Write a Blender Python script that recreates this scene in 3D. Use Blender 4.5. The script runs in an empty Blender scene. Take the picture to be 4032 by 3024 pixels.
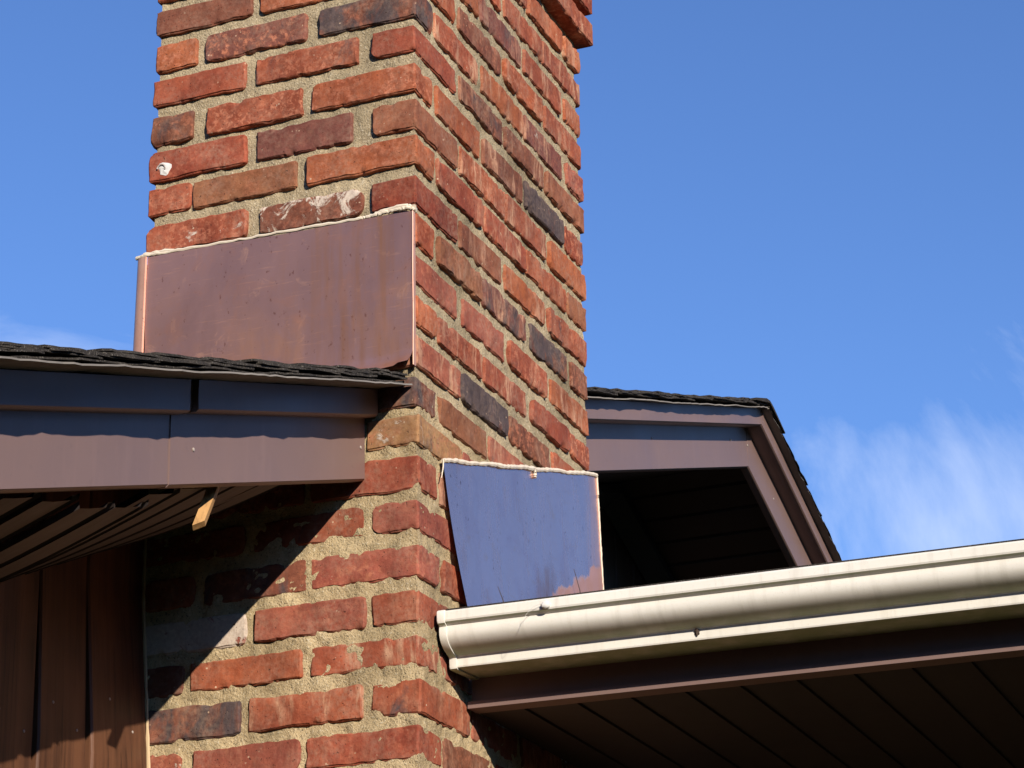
import bpy, math, random
import numpy as np
from mathutils import Vector, Matrix

sc = bpy.context.scene
col = sc.collection
random.seed(7)

# ------------------------------------------------------------------ camera
cam_data = bpy.data.cameras.new('camera')
cam = bpy.data.objects.new('camera', cam_data)
col.objects.link(cam)
cam_data.sensor_width = 36.0
cam_data.lens = 36.0 * 9683.77 / 4032.0
cam_data.clip_start = 0.05
cam_data.clip_end = 3000
right_v = Vector((0.92574, 0.37765, -0.01971))
down_v = Vector((-0.15487, 0.33106, -0.93081))
fwd_v = Vector((-0.34500, 0.86474, 0.36496))
rot = Matrix((right_v, -down_v, -fwd_v)).transposed()
cam.matrix_world = Matrix.Translation((1.55919, -3.48182, -1.59002)) @ rot.to_4x4()
sc.camera = cam

# ------------------------------------------------------------------ sun and sky
SUN = Vector((1.0, -1.04, 0.584)).normalized()          # towards the sun
SUN_ELEV = math.asin(SUN.z)
SUN_AZ = math.atan2(SUN.x, SUN.y)
sun_data = bpy.data.lights.new('sun', 'SUN')
sun_data.energy = 5.0
sun_data.angle = math.radians(0.5)
sun_data.color = (1.0, 0.90, 0.76)
sun = bpy.data.objects.new('sun', sun_data)
col.objects.link(sun)
sun.rotation_euler = (-SUN).to_track_quat('-Z', 'Y').to_euler()

world = bpy.data.worlds.new('World')
sc.world = world
world.use_nodes = True
world.cycles.sampling_method = 'MANUAL'
world.cycles.sample_map_resolution = 512
wn, wl = world.node_tree.nodes, world.node_tree.links
wn.clear()
w_out = wn.new('ShaderNodeOutputWorld')
w_bg = wn.new('ShaderNodeBackground')
w_sky = wn.new('ShaderNodeTexSky')
w_sky.sky_type = 'NISHITA'
w_sky.sun_disc = False
w_sky.sun_elevation = SUN_ELEV
w_sky.sun_rotation = SUN_AZ
w_sky.altitude = 100
w_sky.air_density = 1.0
w_sky.dust_density = 0.0
w_sky.ozone_density = 7.0
w_bg.inputs['Strength'].default_value = 0.15
# thin wisps of cloud, everywhere in the lower sky
w_tc = wn.new('ShaderNodeTexCoord')
w_map = wn.new('ShaderNodeMapping')
w_map.inputs['Scale'].default_value = (4.2, 4.2, 3.4)
w_map.inputs['Location'].default_value = (-0.872, -0.318, 3.722)
w_n = wn.new('ShaderNodeTexNoise')
w_n.inputs['Scale'].default_value = 1.6
w_n.inputs['Detail'].default_value = 12
w_n.inputs['Roughness'].default_value = 0.60
w_n.inputs['Distortion'].default_value = 0.5
w_r = wn.new('ShaderNodeMapRange')
w_r.inputs['From Min'].default_value = 0.575
w_r.inputs['From Max'].default_value = 0.86
w_r.inputs['To Max'].default_value = 0.75
w_mix = wn.new('ShaderNodeMixRGB')
w_mix.inputs['Color2'].default_value = (5.2, 5.8, 7.2, 1)
wl.new(w_tc.outputs['Generated'], w_map.inputs['Vector'])
wl.new(w_map.outputs['Vector'], w_n.inputs['Vector'])
wl.new(w_n.outputs['Fac'], w_r.inputs['Value'])
w_tint = wn.new('ShaderNodeMixRGB')
w_tint.blend_type = 'MULTIPLY'
w_tint.inputs['Fac'].default_value = 1.0
w_tint.inputs['Color2'].default_value = (1.0, 0.95, 1.05, 1)
wl.new(w_sky.outputs['Color'], w_tint.inputs['Color1'])
wl.new(w_tint.outputs['Color'], w_mix.inputs['Color1'])
wl.new(w_r.outputs['Result'], w_mix.inputs['Fac'])
wl.new(w_mix.outputs['Color'], w_bg.inputs['Color'])
wl.new(w_bg.outputs['Background'], w_out.inputs['Surface'])

sc.cycles.diffuse_bounces = 1
sc.view_settings.view_transform = 'Standard'
sc.view_settings.look = 'None'
sc.view_settings.exposure = 0.2
sc.view_settings.gamma = 1.0
sc.view_settings.use_curve_mapping = False

# ------------------------------------------------------------------ helpers
def hash3(ix, iy, iz, seed):
    h = (ix.astype(np.int64) * 374761393 + iy.astype(np.int64) * 668265263 +
         iz.astype(np.int64) * 2147483647 + seed * 974711) & 0xFFFFFFFF
    h = ((h ^ (h >> 13)) * 1274126177) & 0xFFFFFFFF
    h = (h ^ (h >> 16)) & 0xFFFF
    return h / 32767.5 - 1.0

def vnoise(P, scale, seed=0):
    Q = np.asarray(P, float) * scale + 1000.0
    I = np.floor(Q).astype(np.int64)
    F = Q - I
    F = F * F * (3 - 2 * F)
    r = 0
    for dx in (0, 1):
        wx = F[:, 0] if dx else 1 - F[:, 0]
        for dy in (0, 1):
            wy = F[:, 1] if dy else 1 - F[:, 1]
            for dz in (0, 1):
                wz = F[:, 2] if dz else 1 - F[:, 2]
                r = r + wx * wy * wz * hash3(I[:, 0] + dx, I[:, 1] + dy, I[:, 2] + dz, seed)
    return r

def mesh_obj(name, V, F, mat, parent=None, loc=None, smooth=False, sharp=40):
    me = bpy.data.meshes.new(name)
    me.from_pydata([tuple(map(float, v)) for v in V], [], [tuple(map(int, f)) for f in F])
    me.update()
    if smooth:
        me.polygons.foreach_set('use_smooth', [True] * len(me.polygons))
        if sharp:
            me.set_sharp_from_angle(angle=math.radians(sharp))
    if mat:
        me.materials.append(mat)
    o = bpy.data.objects.new(name, me)
    col.objects.link(o)
    if parent:
        o.parent = parent
    if loc is not None:
        o.location = loc
    return o

def empty(name, loc=(0, 0, 0)):
    o = bpy.data.objects.new(name, None)
    o.empty_display_size = 0.1
    o.location = loc
    col.objects.link(o)
    return o

def tag(o, label, cat, group=None):
    o['label'] = label
    o['category'] = cat
    if group:
        o['group'] = group
    return o

def box(x0, x1, y0, y1, z0, z1):
    V = [(x, y, z) for x in (x0, x1) for y in (y0, y1) for z in (z0, z1)]
    F = [(0, 1, 3, 2), (4, 6, 7, 5), (0, 4, 5, 1), (2, 3, 7, 6), (0, 2, 6, 4), (1, 5, 7, 3)]
    return V, F

class MB:
    def __init__(self):
        self.V, self.F = [], []
    def add(self, VF):
        n = len(self.V)
        self.V += [tuple(v) for v in VF[0]]
        self.F += [tuple(i + n for i in f) for f in VF[1]]
        return self
    def box(self, *a):
        return self.add(box(*a))
    def build(self, name, mat, parent=None, smooth=False):
        return mesh_obj(name, self.V, self.F, mat, parent, smooth=smooth)

def loft(rows, closed_ring=False, caps=False):
    """rows: list of equal-length point lists -> quads."""
    n = len(rows[0])
    V = [p for r in rows for p in r]
    F = []
    m = n if closed_ring else n - 1
    for i in range(len(rows) - 1):
        for j in range(m):
            a, b = i * n + j, i * n + (j + 1) % n
            F.append((a, b, b + n, a + n))
    if caps:
        F.append(tuple(range(n))[::-1])
        F.append(tuple((len(rows) - 1) * n + j for j in range(n)))
    return V, F

def tube(path, radius, n=8, jitter=0.0, seed=0):
    path = [Vector(p) for p in path]
    rows = []
    rr = random.Random(seed)
    for i, p in enumerate(path):
        t = (path[min(i + 1, len(path) - 1)] - path[max(i - 1, 0)]).normalized()
        u = t.cross(Vector((0, 0, 1)))
        if u.length < 0.1:
            u = t.cross(Vector((0, 1, 0)))
        u.normalize()
        w = t.cross(u)
        r = radius(i / (len(path) - 1)) if callable(radius) else radius
        r *= 1 + jitter * rr.uniform(-1, 1)
        rows.append([tuple(p + (u * math.cos(a) + w * math.sin(a)) * r)
                     for a in [2 * math.pi * k / n for k in range(n)]])
    return loft(rows, True, True)

# ------------------------------------------------------------------ materials
class NT:
    def __init__(self, name):
        self.m = bpy.data.materials.new(name)
        self.m.use_nodes = True
        self.n, self.l = self.m.node_tree.nodes, self.m.node_tree.links
        self.bsdf = self.n['Principled BSDF']
    def node(self, t, **kw):
        nd = self.n.new(t)
        for k, v in kw.items():
            setattr(nd, k, v)
        return nd
    def link(self, a, b):
        self.l.new(a, b)
    def val(self, sock, v):
        if isinstance(v, bpy.types.NodeSocket):
            self.link(v, sock)
        else:
            sock.default_value = v
    def math(self, op, a, b=0.0, clamp=False):
        nd = self.node('ShaderNodeMath', operation=op, use_clamp=clamp)
        self.val(nd.inputs[0], a)
        self.val(nd.inputs[1], b)
        return nd.outputs[0]
    def noise(self, vec, scale, detail=3, rough=0.5, dist=0.0):
        nd = self.node('ShaderNodeTexNoise')
        nd.inputs['Scale'].default_value = scale
        nd.inputs['Detail'].default_value = detail
        nd.inputs['Roughness'].default_value = rough
        nd.inputs['Distortion'].default_value = dist
        if vec is not None:
            self.link(vec, nd.inputs['Vector'])
        return nd.outputs['Fac']
    def rng(self, v, a, b, c=0.0, d=1.0, smooth=False):
        nd = self.node('ShaderNodeMapRange')
        if smooth:
            nd.interpolation_type = 'SMOOTHSTEP'
        self.val(nd.inputs['Value'], v)
        self.val(nd.inputs['From Min'], a)
        self.val(nd.inputs['From Max'], b)
        self.val(nd.inputs['To Min'], c)
        self.val(nd.inputs['To Max'], d)
        return nd.outputs['Result']
    def mix(self, fac, a, b, mode='MIX'):
        nd = self.node('ShaderNodeMixRGB', blend_type=mode)
        self.val(nd.inputs['Fac'], fac)
        self.val(nd.inputs['Color1'], a if isinstance(a, bpy.types.NodeSocket) else tuple(a) + (1,))
        self.val(nd.inputs['Color2'], b if isinstance(b, bpy.types.NodeSocket) else tuple(b) + (1,))
        return nd.outputs['Color']
    def coords(self, kind='Object', scale=None, rand=False):
        tc = self.node('ShaderNodeTexCoord')
        v = tc.outputs[kind]
        if rand:
            oi = self.node('ShaderNodeObjectInfo')
            add = self.node('ShaderNodeVectorMath', operation='MULTIPLY_ADD')
            cb = self.node('ShaderNodeCombineXYZ')
            self.link(oi.outputs['Random'], cb.inputs[0])
            self.link(oi.outputs['Random'], cb.inputs[1])
            self.link(oi.outputs['Random'], cb.inputs[2])
            self.link(cb.outputs[0], add.inputs[0])
            add.inputs[1].default_value = (37.0, 53.0, 71.0)
            self.link(v, add.inputs[2])
            v = add.outputs[0]
        if scale:
            mp = self.node('ShaderNodeMapping')
            mp.inputs['Scale'].default_value = scale
            self.link(v, mp.inputs['Vector'])
            v = mp.outputs['Vector']
        return v
    def stretch(self, v, scale):
        mp = self.node('ShaderNodeMapping')
        mp.inputs['Scale'].default_value = scale
        self.link(v, mp.inputs['Vector'])
        return mp.outputs['Vector']
    def attr(self, name):
        a = self.node('ShaderNodeAttribute', attribute_type='OBJECT', attribute_name=name)
        return a.outputs['Fac']
    def bump(self, h, strength=0.5, dist=0.002, prev=None):
        b = self.node('ShaderNodeBump')
        b.inputs['Strength'].default_value = strength
        b.inputs['Distance'].default_value = dist
        self.link(h, b.inputs['Height'])
        if prev is not None:
            self.link(prev, b.inputs['Normal'])
        self.link(b.outputs['Normal'], self.bsdf.inputs['Normal'])
        return b.outputs['Normal']
    def set(self, color=None, rough=None, metal=None, spec=None):
        if color is not None:
            self.val(self.bsdf.inputs['Base Color'], color if isinstance(color, bpy.types.NodeSocket) else tuple(color) + (1,))
        if rough is not None:
            self.val(self.bsdf.inputs['Roughness'], rough)
        if metal is not None:
            self.val(self.bsdf.inputs['Metallic'], metal)
        if spec is not None:
            self.bsdf.inputs['Specular IOR Level'].default_value = spec
        return self.m

def mat_brick():
    t = NT('fired_brick')
    v = t.coords('Object', rand=True)
    oi = t.node('ShaderNodeObjectInfo')
    base = oi.outputs['Color']
    n1 = t.noise(v, 13, 5, 0.6, 0.4)
    n2 = t.noise(v, 150, 4, 0.65)
    n3 = t.noise(v, 40, 5, 0.65)
    c = t.mix(t.rng(n1, 0.30, 0.70), t.mix(1.0, base, (0.66, 0.60, 0.62), 'MULTIPLY'),
              t.mix(1.0, base, (1.18, 1.22, 1.15), 'MULTIPLY'))
    c = t.mix(t.rng(n3, 0.35, 0.75, 0.0, 0.5), c, t.mix(1.0, c, (0.80, 0.62, 0.62), 'MULTIPLY'))
    # lighter orange speckle
    s = t.noise(v, 85, 6, 0.72, 0.3)
    sm = t.noise(v, 16, 3, 0.5)
    spk = t.math('MULTIPLY', t.rng(s, 0.49, 0.60), t.rng(sm, 0.32, 0.54))
    c = t.mix(t.math('MULTIPLY', spk, t.attr('speckle')), c, (0.59, 0.215, 0.118))
    # pale streaks running down the brick face
    sv = t.stretch(v, (1, 1, 0.22))
    st = t.noise(sv, 60, 5, 0.68, 0.5)
    sb = t.noise(t.stretch(v, (1, 1, 0.25)), 22, 2, 0.5)
    stf = t.math('MULTIPLY', t.rng(st, 0.44, 0.62), t.rng(sb, 0.48, 0.58))
    c = t.mix(t.math('MULTIPLY', stf, t.attr('streak')), c, (0.66, 0.36, 0.22))
    # charred black patches
    dn = t.noise(t.stretch(v, (1, 1, 0.55)), 20, 6, 0.62, 0.5)
    df = t.rng(t.math('ADD', dn, t.attr('dark')), 0.98, 1.12)
    dcol = t.mix(t.noise(t.stretch(v, (1, 1, 0.2)), 90, 3, 0.6), (0.030, 0.028, 0.034), (0.135, 0.105, 0.105))
    c = t.mix(t.math('MULTIPLY', df, 0.93), c, dcol)
    # old lime / paint
    wnn = t.noise(v, 24, 8, 0.68, 0.6)
    wf = t.rng(t.math('ADD', wnn, t.attr('lime')), 1.00, 1.05)
    c = t.mix(wf, c, (0.72, 0.61, 0.50))
    # small pale grit and dark pits
    vo = t.node('ShaderNodeTexVoronoi')
    vo.inputs['Scale'].default_value = 120
    t.link(v, vo.inputs['Vector'])
    gsel = t.noise(v, 55, 2, 0.5)
    grit = t.math('MULTIPLY', t.rng(vo.outputs['Distance'], 0.26, 0.14), t.rng(gsel, 0.63, 0.70))
    c = t.mix(grit, c, (0.70, 0.50, 0.34))
    pit = t.math('MULTIPLY', t.rng(t.noise(v, 210, 2, 0.5), 0.68, 0.74), 0.75)
    c = t.mix(pit, c, (0.05, 0.02, 0.015))
    c = t.mix(t.rng(n2, 0.30, 0.70, 0.0, 0.75), c, t.mix(1.0, c, (0.62, 0.56, 0.56), 'MULTIPLY'))
    # soot and dust that run across neighbouring bricks
    gp = t.node('ShaderNodeNewGeometry').outputs['Position']
    soot = t.rng(t.noise(t.stretch(gp, (1, 1, 0.4)), 7, 6, 0.62, 0.3), 0.46, 0.68)
    c = t.mix(t.math('MULTIPLY', soot, 0.55), c, t.mix(1.0, c, (0.55, 0.56, 0.60), 'MULTIPLY'))
    dust = t.math('MULTIPLY', t.rng(t.noise(gp, 11, 7, 0.68), 0.42, 0.66), t.rng(t.noise(gp, 130, 3, 0.6), 0.35, 0.6))
    c = t.mix(t.math('MULTIPLY', dust, 0.34), c, (0.44, 0.30, 0.215))
    h = t.math('ADD', t.math('MULTIPLY', n2, 0.6), t.math('MULTIPLY', n3, 0.8))
    h = t.math('SUBTRACT', h, t.math('MULTIPLY', pit, 0.7))
    h = t.math('ADD', h, t.math('MULTIPLY', wf, 0.3))
    t.bump(h, 0.65, 0.0026)
    return t.set(c, 0.88, 0.0, 0.25)

def mat_mortar():
    t = NT('sandy_mortar')
    v = t.coords('Object')
    a = t.noise(v, 9, 5, 0.6)
    b = t.noise(v, 260, 3, 0.7)
    e = t.noise(v, 45, 5, 0.65)
    c = t.mix(t.rng(a, 0.3, 0.7), (0.365, 0.285, 0.175), (0.55, 0.445, 0.285))
    sz_ = t.node('ShaderNodeSeparateXYZ')
    t.link(v, sz_.inputs[0])
    c = t.mix(t.rng(sz_.outputs[2], -.06 + 3.2, -.10 + 3.2), c, t.mix(1.0, c, (1.22, 1.17, 1.08), 'MULTIPLY'))
    c = t.mix(t.rng(e, 0.5, 0.75, 0, 0.6), c, (0.24, 0.20, 0.13))
    c = t.mix(t.rng(b, 0.58, 0.70), c, (0.74, 0.65, 0.48))
    c = t.mix(t.rng(b, 0.42, 0.32), c, (0.15, 0.125, 0.085))
    soot = t.rng(t.noise(t.stretch(t.node('ShaderNodeNewGeometry').outputs['Position'], (1, 1, 0.4)), 7, 6, 0.62, 0.3), 0.46, 0.68)
    c = t.mix(t.math('MULTIPLY', soot, 0.75), c, t.mix(1.0, c, (0.52, 0.52, 0.50), 'MULTIPLY'))
    h = t.math('ADD', b, t.math('MULTIPLY', e, 1.2))
    t.bump(h, 0.9, 0.004)
    return t.set(c, 0.95, 0, 0.2)

def mat_copper(name, lo, hi, patch_col, rough, patch_lo, seed_off, metal=0.9, corner_stain=False):
    t = NT(name)
    v = t.stretch(t.coords('Object'), (1, 1, 1))
    mp = t.node('ShaderNodeMapping')
    mp.inputs['Location'].default_value = (seed_off, seed_off * 1.3, seed_off * 0.7)
    t.link(v, mp.inputs['Vector'])
    v = mp.outputs['Vector']
    a = t.noise(v, 5, 5, 0.55, 0.6)
    b = t.noise(t.stretch(v, (1, 1, 0.2)), 30, 5, 0.65, 0.3)
    c = t.mix(t.rng(a, 0.35, 0.68), lo, hi)
    pf = t.math('MULTIPLY', t.rng(t.noise(v, 3.2, 6, 0.6, 0.4), patch_lo, patch_lo + 0.16), t.rng(b, 0.35, 0.6, 0.35, 1.0))
    c = t.mix(pf, c, patch_col)
    # dark droplets and rub marks
    sp = t.rng(t.noise(t.stretch(v, (1, 1, 0.7)), 120, 3, 0.55), 0.66, 0.72)
    c = t.mix(t.math('MULTIPLY', sp, 0.6), c, (0.16, 0.045, 0.025))
    hs = t.rng(t.noise(t.stretch(v, (0.12, 0.12, 1.6)), 150, 3, 0.6), 0.60, 0.72)
    c = t.mix(t.math('MULTIPLY', hs, 0.30), c, (0.80, 0.42, 0.27))
    rub = t.math('MULTIPLY', t.rng(t.noise(v, 22, 5, 0.65, 0.8), 0.60, 0.72), 0.45)
    c = t.mix(rub, c, (0.86, 0.46, 0.30))
    if corner_stain:
        so = t.node('ShaderNodeSeparateXYZ')
        t.link(t.coords('Object'), so.inputs[0])
        cn = t.math('ADD', t.math('SUBTRACT', t.math('MULTIPLY', so.outputs[1], 0.55), so.outputs[2]), t.math('MULTIPLY', t.noise(v, 16, 4, 0.55), 0.10))
        stain = t.math('MULTIPLY', t.rng(cn, 0.228, 0.238), 0.9)
        edge = t.math('MULTIPLY', t.rng(t.math('ADD', so.outputs[1], t.math('MULTIPLY', b, 0.08)), 0.37, 0.45), 0.6)
        c = t.mix(edge, c, (0.42, 0.22, 0.20))
        c = t.mix(stain, c, (0.42, 0.21, 0.15))
        c = t.mix(t.math('MULTIPLY', t.rng(t.noise(v, 9, 6, 0.65, 0.5), 0.50, 0.72), 0.5), c, (0.62, 0.36, 0.36))
        pf = t.math('MAXIMUM', pf, t.math('MAXIMUM', stain, edge))
    else:
        so = t.node('ShaderNodeSeparateXYZ')
        t.link(t.coords('Object'), so.inputs[0])
        drip = t.rng(t.noise(t.stretch(v, (1, 1, 0.06)), 38, 5, 0.62), 0.44, 0.66)
        zone = t.math('MULTIPLY', t.rng(so.outputs[0], -0.02, 0.12), t.rng(so.outputs[0], 0.27, 0.20, 0.35, 1.0))
        c = t.mix(t.math('MULTIPLY', t.math('MULTIPLY', drip, zone), 0.7), c, (0.44, 0.195, 0.095))
        c = t.mix(t.math('MULTIPLY', t.rng(t.noise(v, 11, 6, 0.65, 0.5), 0.52, 0.70), 0.5), c, (0.56, 0.25, 0.16))
    r = t.math('ADD', t.rng(b, 0.3, 0.7, rough - 0.06, rough + 0.08), t.math('MULTIPLY', pf, 0.16))
    h = t.math('ADD', t.noise(v, 4, 2, 0.5), t.math('MULTIPLY', b, 0.03))
    t.bump(h, 0.25, 0.01)
    if corner_stain:
        metal = t.math('SUBTRACT', metal, t.math('MULTIPLY', t.math('MAXIMUM', stain, t.math('MULTIPLY', edge, 0.5)), 0.75))
    return t.set(c, r, metal)

def mat_paint(name, color, rough=0.4, var=0.12, grain=0.0, spec=0.5):
    t = NT(name)
    v = t.coords('Object')
    a = t.noise(v, 3.5, 5, 0.6)
    b = t.noise(v, 60, 4, 0.6)
    lo = tuple(k * (1 - var) for k in color)
    hi = tuple(k * (1 + var) for k in color)
    c = t.mix(t.rng(a, 0.3, 0.7), lo, hi)
    c = t.mix(t.rng(b, 0.62, 0.78, 0, 0.25), c, tuple(k * 0.55 for k in color))
    c = t.mix(t.rng(t.noise(v, 8, 6, 0.7, 0.8), 0.64, 0.74, 0, 0.32), c, tuple(k * 0.6 for k in color))
    c = t.mix(t.rng(t.noise(t.stretch(v, (1, 1, 0.15)), 34, 4, 0.6), 0.56, 0.74, 0, 0.16), c, tuple(min(1, k * 1.5) for k in color))
    t.bump(t.math('ADD', t.noise(v, 6, 3, 0.5), t.math('MULTIPLY', b, 0.06)), 0.25, 0.006)
    return t.set(c, t.rng(a, 0.3, 0.7, rough - 0.05, rough + 0.1), 0, spec)

def mat_gutter():
    t = NT('white_gutter_enamel')
    v = t.coords('Object')
    a = t.noise(v, 5, 5, 0.6)
    streak = t.noise(t.stretch(v, (1, 0.15, 0.15)), 60, 4, 0.6)
    fine = t.noise(v, 320, 3, 0.7)
    c = t.mix(t.rng(a, 0.3, 0.7), (0.77, 0.735, 0.655), (0.85, 0.812, 0.73))
    c = t.mix(t.rng(streak, 0.52, 0.70, 0, 0.30), c, (0.50, 0.46, 0.38))
    c = t.mix(t.rng(fine, 0.60, 0.74, 0, 0.35), c, (0.45, 0.42, 0.34))
    # green light bounced off the lawn, painted into faces that look down
    g = t.node('ShaderNodeNewGeometry')
    sx = t.node('ShaderNodeSeparateXYZ')
    t.link(g.outputs['True Normal'], sx.inputs[0])
    down = t.rng(sx.outputs[2], -0.80, -0.97)
    lawn_bounce = t.math('MULTIPLY', down, t.rng(t.noise(v, 14, 6, 0.65), 0.30, 0.55, 0.35, 0.85))
    c = t.mix(lawn_bounce, c, (0.34, 0.40, 0.22))
    t.bump(t.math('ADD', a, t.math('MULTIPLY', fine, 0.05)), 0.15, 0.004)
    return t.set(c, 0.62, 0, 0.3)

def mat_shingle():
    t = NT('asphalt_shingle')
    v = t.coords('Object')
    g = t.noise(v, 420, 2, 0.6)
    a = t.noise(v, 16, 4, 0.6)
    c = t.mix(t.rng(a, 0.35, 0.65), (0.018, 0.016, 0.015), (0.055, 0.047, 0.040))
    c = t.mix(t.rng(g, 0.56, 0.72), c, (0.20, 0.18, 0.155))
    t.bump(g, 0.9, 0.003)
    return t.set(c, 0.95, 0, 0.15)

def mat_wood(name, lo, hi, rough=0.5):
    t = NT(name)
    v = t.coords('Object', rand=True)
    gv = t.stretch(v, (1, 1, 0.03))
    g1 = t.noise(gv, 90, 5, 0.65, 0.4)
    g2 = t.noise(gv, 26, 4, 0.6, 0.6)
    c = t.mix(t.rng(g2, 0.32, 0.68), lo, hi)
    c = t.mix(t.rng(g1, 0.52, 0.68, 0, 0.75), c, tuple(k * 0.35 for k in lo))
    c = t.mix(t.rng(t.noise(v, 7, 3, 0.5), 0.45, 0.7, 0, 0.4), c, tuple(k * 1.25 for k in hi))
    t.bump(t.math('ADD', g1, t.math('MULTIPLY', g2, 0.5)), 0.4, 0.002)
    return t.set(c, rough, 0, 0.4)

def mat_ground():
    t = NT('lawn_soil')
    v = t.coords('Object')
    a = t.noise(v, 0.6, 6, 0.6)
    b = t.noise(v, 30, 4, 0.7)
    c = t.mix(t.rng(a, 0.35, 0.65), (0.022, 0.036, 0.012), (0.042, 0.050, 0.018))
    c = t.mix(t.rng(b, 0.45, 0.7, 0, 0.6), c, (0.013, 0.021, 0.007))
    t.bump(b, 0.8, 0.05)
    return t.set(c, 0.95, 0, 0.1)

M_BRICK, M_MORTAR = mat_brick(), mat_mortar()
M_COP_F = mat_copper('tarnished_copper', (0.39, 0.22, 0.205), (0.49, 0.275, 0.245), (0.47, 0.23, 0.14), 0.38, 0.50, 3.1, 0.6)
M_COP_R = mat_copper('bright_copper', (0.80, 0.54, 0.49), (0.88, 0.59, 0.53), (0.50, 0.25, 0.18), 0.24, 0.56, 11.7, 0.95, True)
M_COP_S = mat_copper('clean_copper', (0.80, 0.45, 0.33), (0.86, 0.50, 0.38), (0.62, 0.30, 0.20), 0.45, 0.60, 5.2, 0.45)
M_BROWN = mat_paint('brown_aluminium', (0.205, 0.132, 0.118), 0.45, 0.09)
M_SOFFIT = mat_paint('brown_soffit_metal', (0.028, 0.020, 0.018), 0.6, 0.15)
M_GUTTER = mat_gutter()
M_SHINGLE = mat_shingle()
M_SHEDGE = mat_paint('felt_edge', (0.22, 0.20, 0.18), 0.9, 0.25, spec=0.1)
M_SIDING = mat_wood('stained_cedar', (0.050, 0.021, 0.012), (0.150, 0.064, 0.032))
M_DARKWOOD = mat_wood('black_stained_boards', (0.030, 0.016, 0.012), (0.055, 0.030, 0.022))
M_LATH = mat_wood('raw_pine', (0.42, 0.22, 0.08), (0.55, 0.31, 0.12), 0.7)
M_DECK = mat_wood('roof_deck_wood', (0.10, 0.07, 0.045), (0.14, 0.10, 0.07), 0.8)
M_SEAL = mat_paint('cream_sealant', (0.74, 0.64, 0.50), 0.5, 0.06)
M_CAULK = mat_paint('aged_caulk', (0.60, 0.44, 0.26), 0.6, 0.15)
M_NAIL = mat_paint('galvanised_nail', (0.42, 0.36, 0.32), 0.4, 0.1)
M_CONC = mat_paint('cap_concrete', (0.35, 0.33, 0.30), 0.9, 0.15)
M_WEB = mat_paint('spider_silk', (0.70, 0.68, 0.64), 0.9, 0.1)
M_BUG = mat_paint('dry_debris', (0.06, 0.04, 0.03), 0.8, 0.2)
M_GROUND = mat_ground()

# ------------------------------------------------------------------ the setting
GZ = -3.2
g = mesh_obj('ground', [(-600, -600, GZ), (600, -600, GZ), (600, 600, GZ), (-600, 600, GZ)], [(0, 1, 2, 3)], M_GROUND)
g['kind'] = 'structure'

# unseen trees added behind the camera to block low sky light
def mat_leaf():
    t = NT('dark_foliage')
    v = t.coords('Object')
    c = t.mix(t.noise(v, 1.3, 4, 0.6), (0.030, 0.045, 0.016), (0.070, 0.085, 0.030))
    return t.set(c, 0.7, 0, 0.2)
rg = np.random.RandomState(5)
NL = 60000
ang = rg.uniform(math.radians(-178), math.radians(34), NL)
rad = rg.uniform(13.0, 17.5, NL)
top = np.where(np.abs(ang + math.radians(46)) < math.radians(20), 4.0, 10.0) + .5 * np.sin(ang * 9.0) + .35 * np.sin(ang * 23.0 + 1)
hgt = top * rg.uniform(0, 1, NL) ** .8
ctr = np.stack([rad * np.cos(ang), rad * np.sin(ang), GZ + hgt], 1)
u_ = rg.normal(size=(NL, 3)); u_ /= np.linalg.norm(u_, axis=1)[:, None]
w_ = np.cross(u_, rg.normal(size=(NL, 3))); w_ /= np.linalg.norm(w_, axis=1)[:, None]
sz_ = rg.uniform(.14, .26, NL)[:, None]
Vt = np.stack([ctr - u_ * sz_, ctr + w_ * sz_ * .6, ctr + u_ * sz_, ctr - w_ * sz_ * .6], 1).reshape(-1, 3)
belt = mesh_obj('sky_blocking_trees', Vt, np.arange(NL * 4).reshape(-1, 4), mat_leaf())
belt['kind'] = 'stuff'
belt['label'] = 'belt of dark leafy trees added unseen behind the viewer to block low sky light'
belt['category'] = 'trees'

# ------------------------------------------------------------------ brick chimney
CW, CD = 0.527, 0.842          # width (x from -CW to 0) and depth (y from 0 to CD)
PITCH, BH = 0.0741, 0.0552
ZT = {2: .5933, 3: .5171, 4: .4458, 5: .3739, 6: .2965, 7: .2245, 8: .1480, 9: .0700, 10: -.0006, 11: -.0770,
      12: -.1456, 13: -.2165, 14: -.2925, 15: -.3683, 16: -.4452, 17: -.5201, 18: -.5952, 19: -.6685}
ZB = {1: .6102, 2: .5400, 3: .4593, 4: .3872, 5: .3185, 6: .2409, 7: .1680, 8: .0915, 9: .0170, 10: -.0565, 11: -.1298,
      12: -.1970, 13: -.2750, 14: -.3450, 15: -.4242, 16: -.5011, 17: -.5720, 18: -.6509, 19: -.7222}
def ztop(k): return ZT.get(k, -(k - 10) * PITCH)
def zbot(k): return ZB.get(k, -(k - 10) * PITCH - BH)

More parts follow.
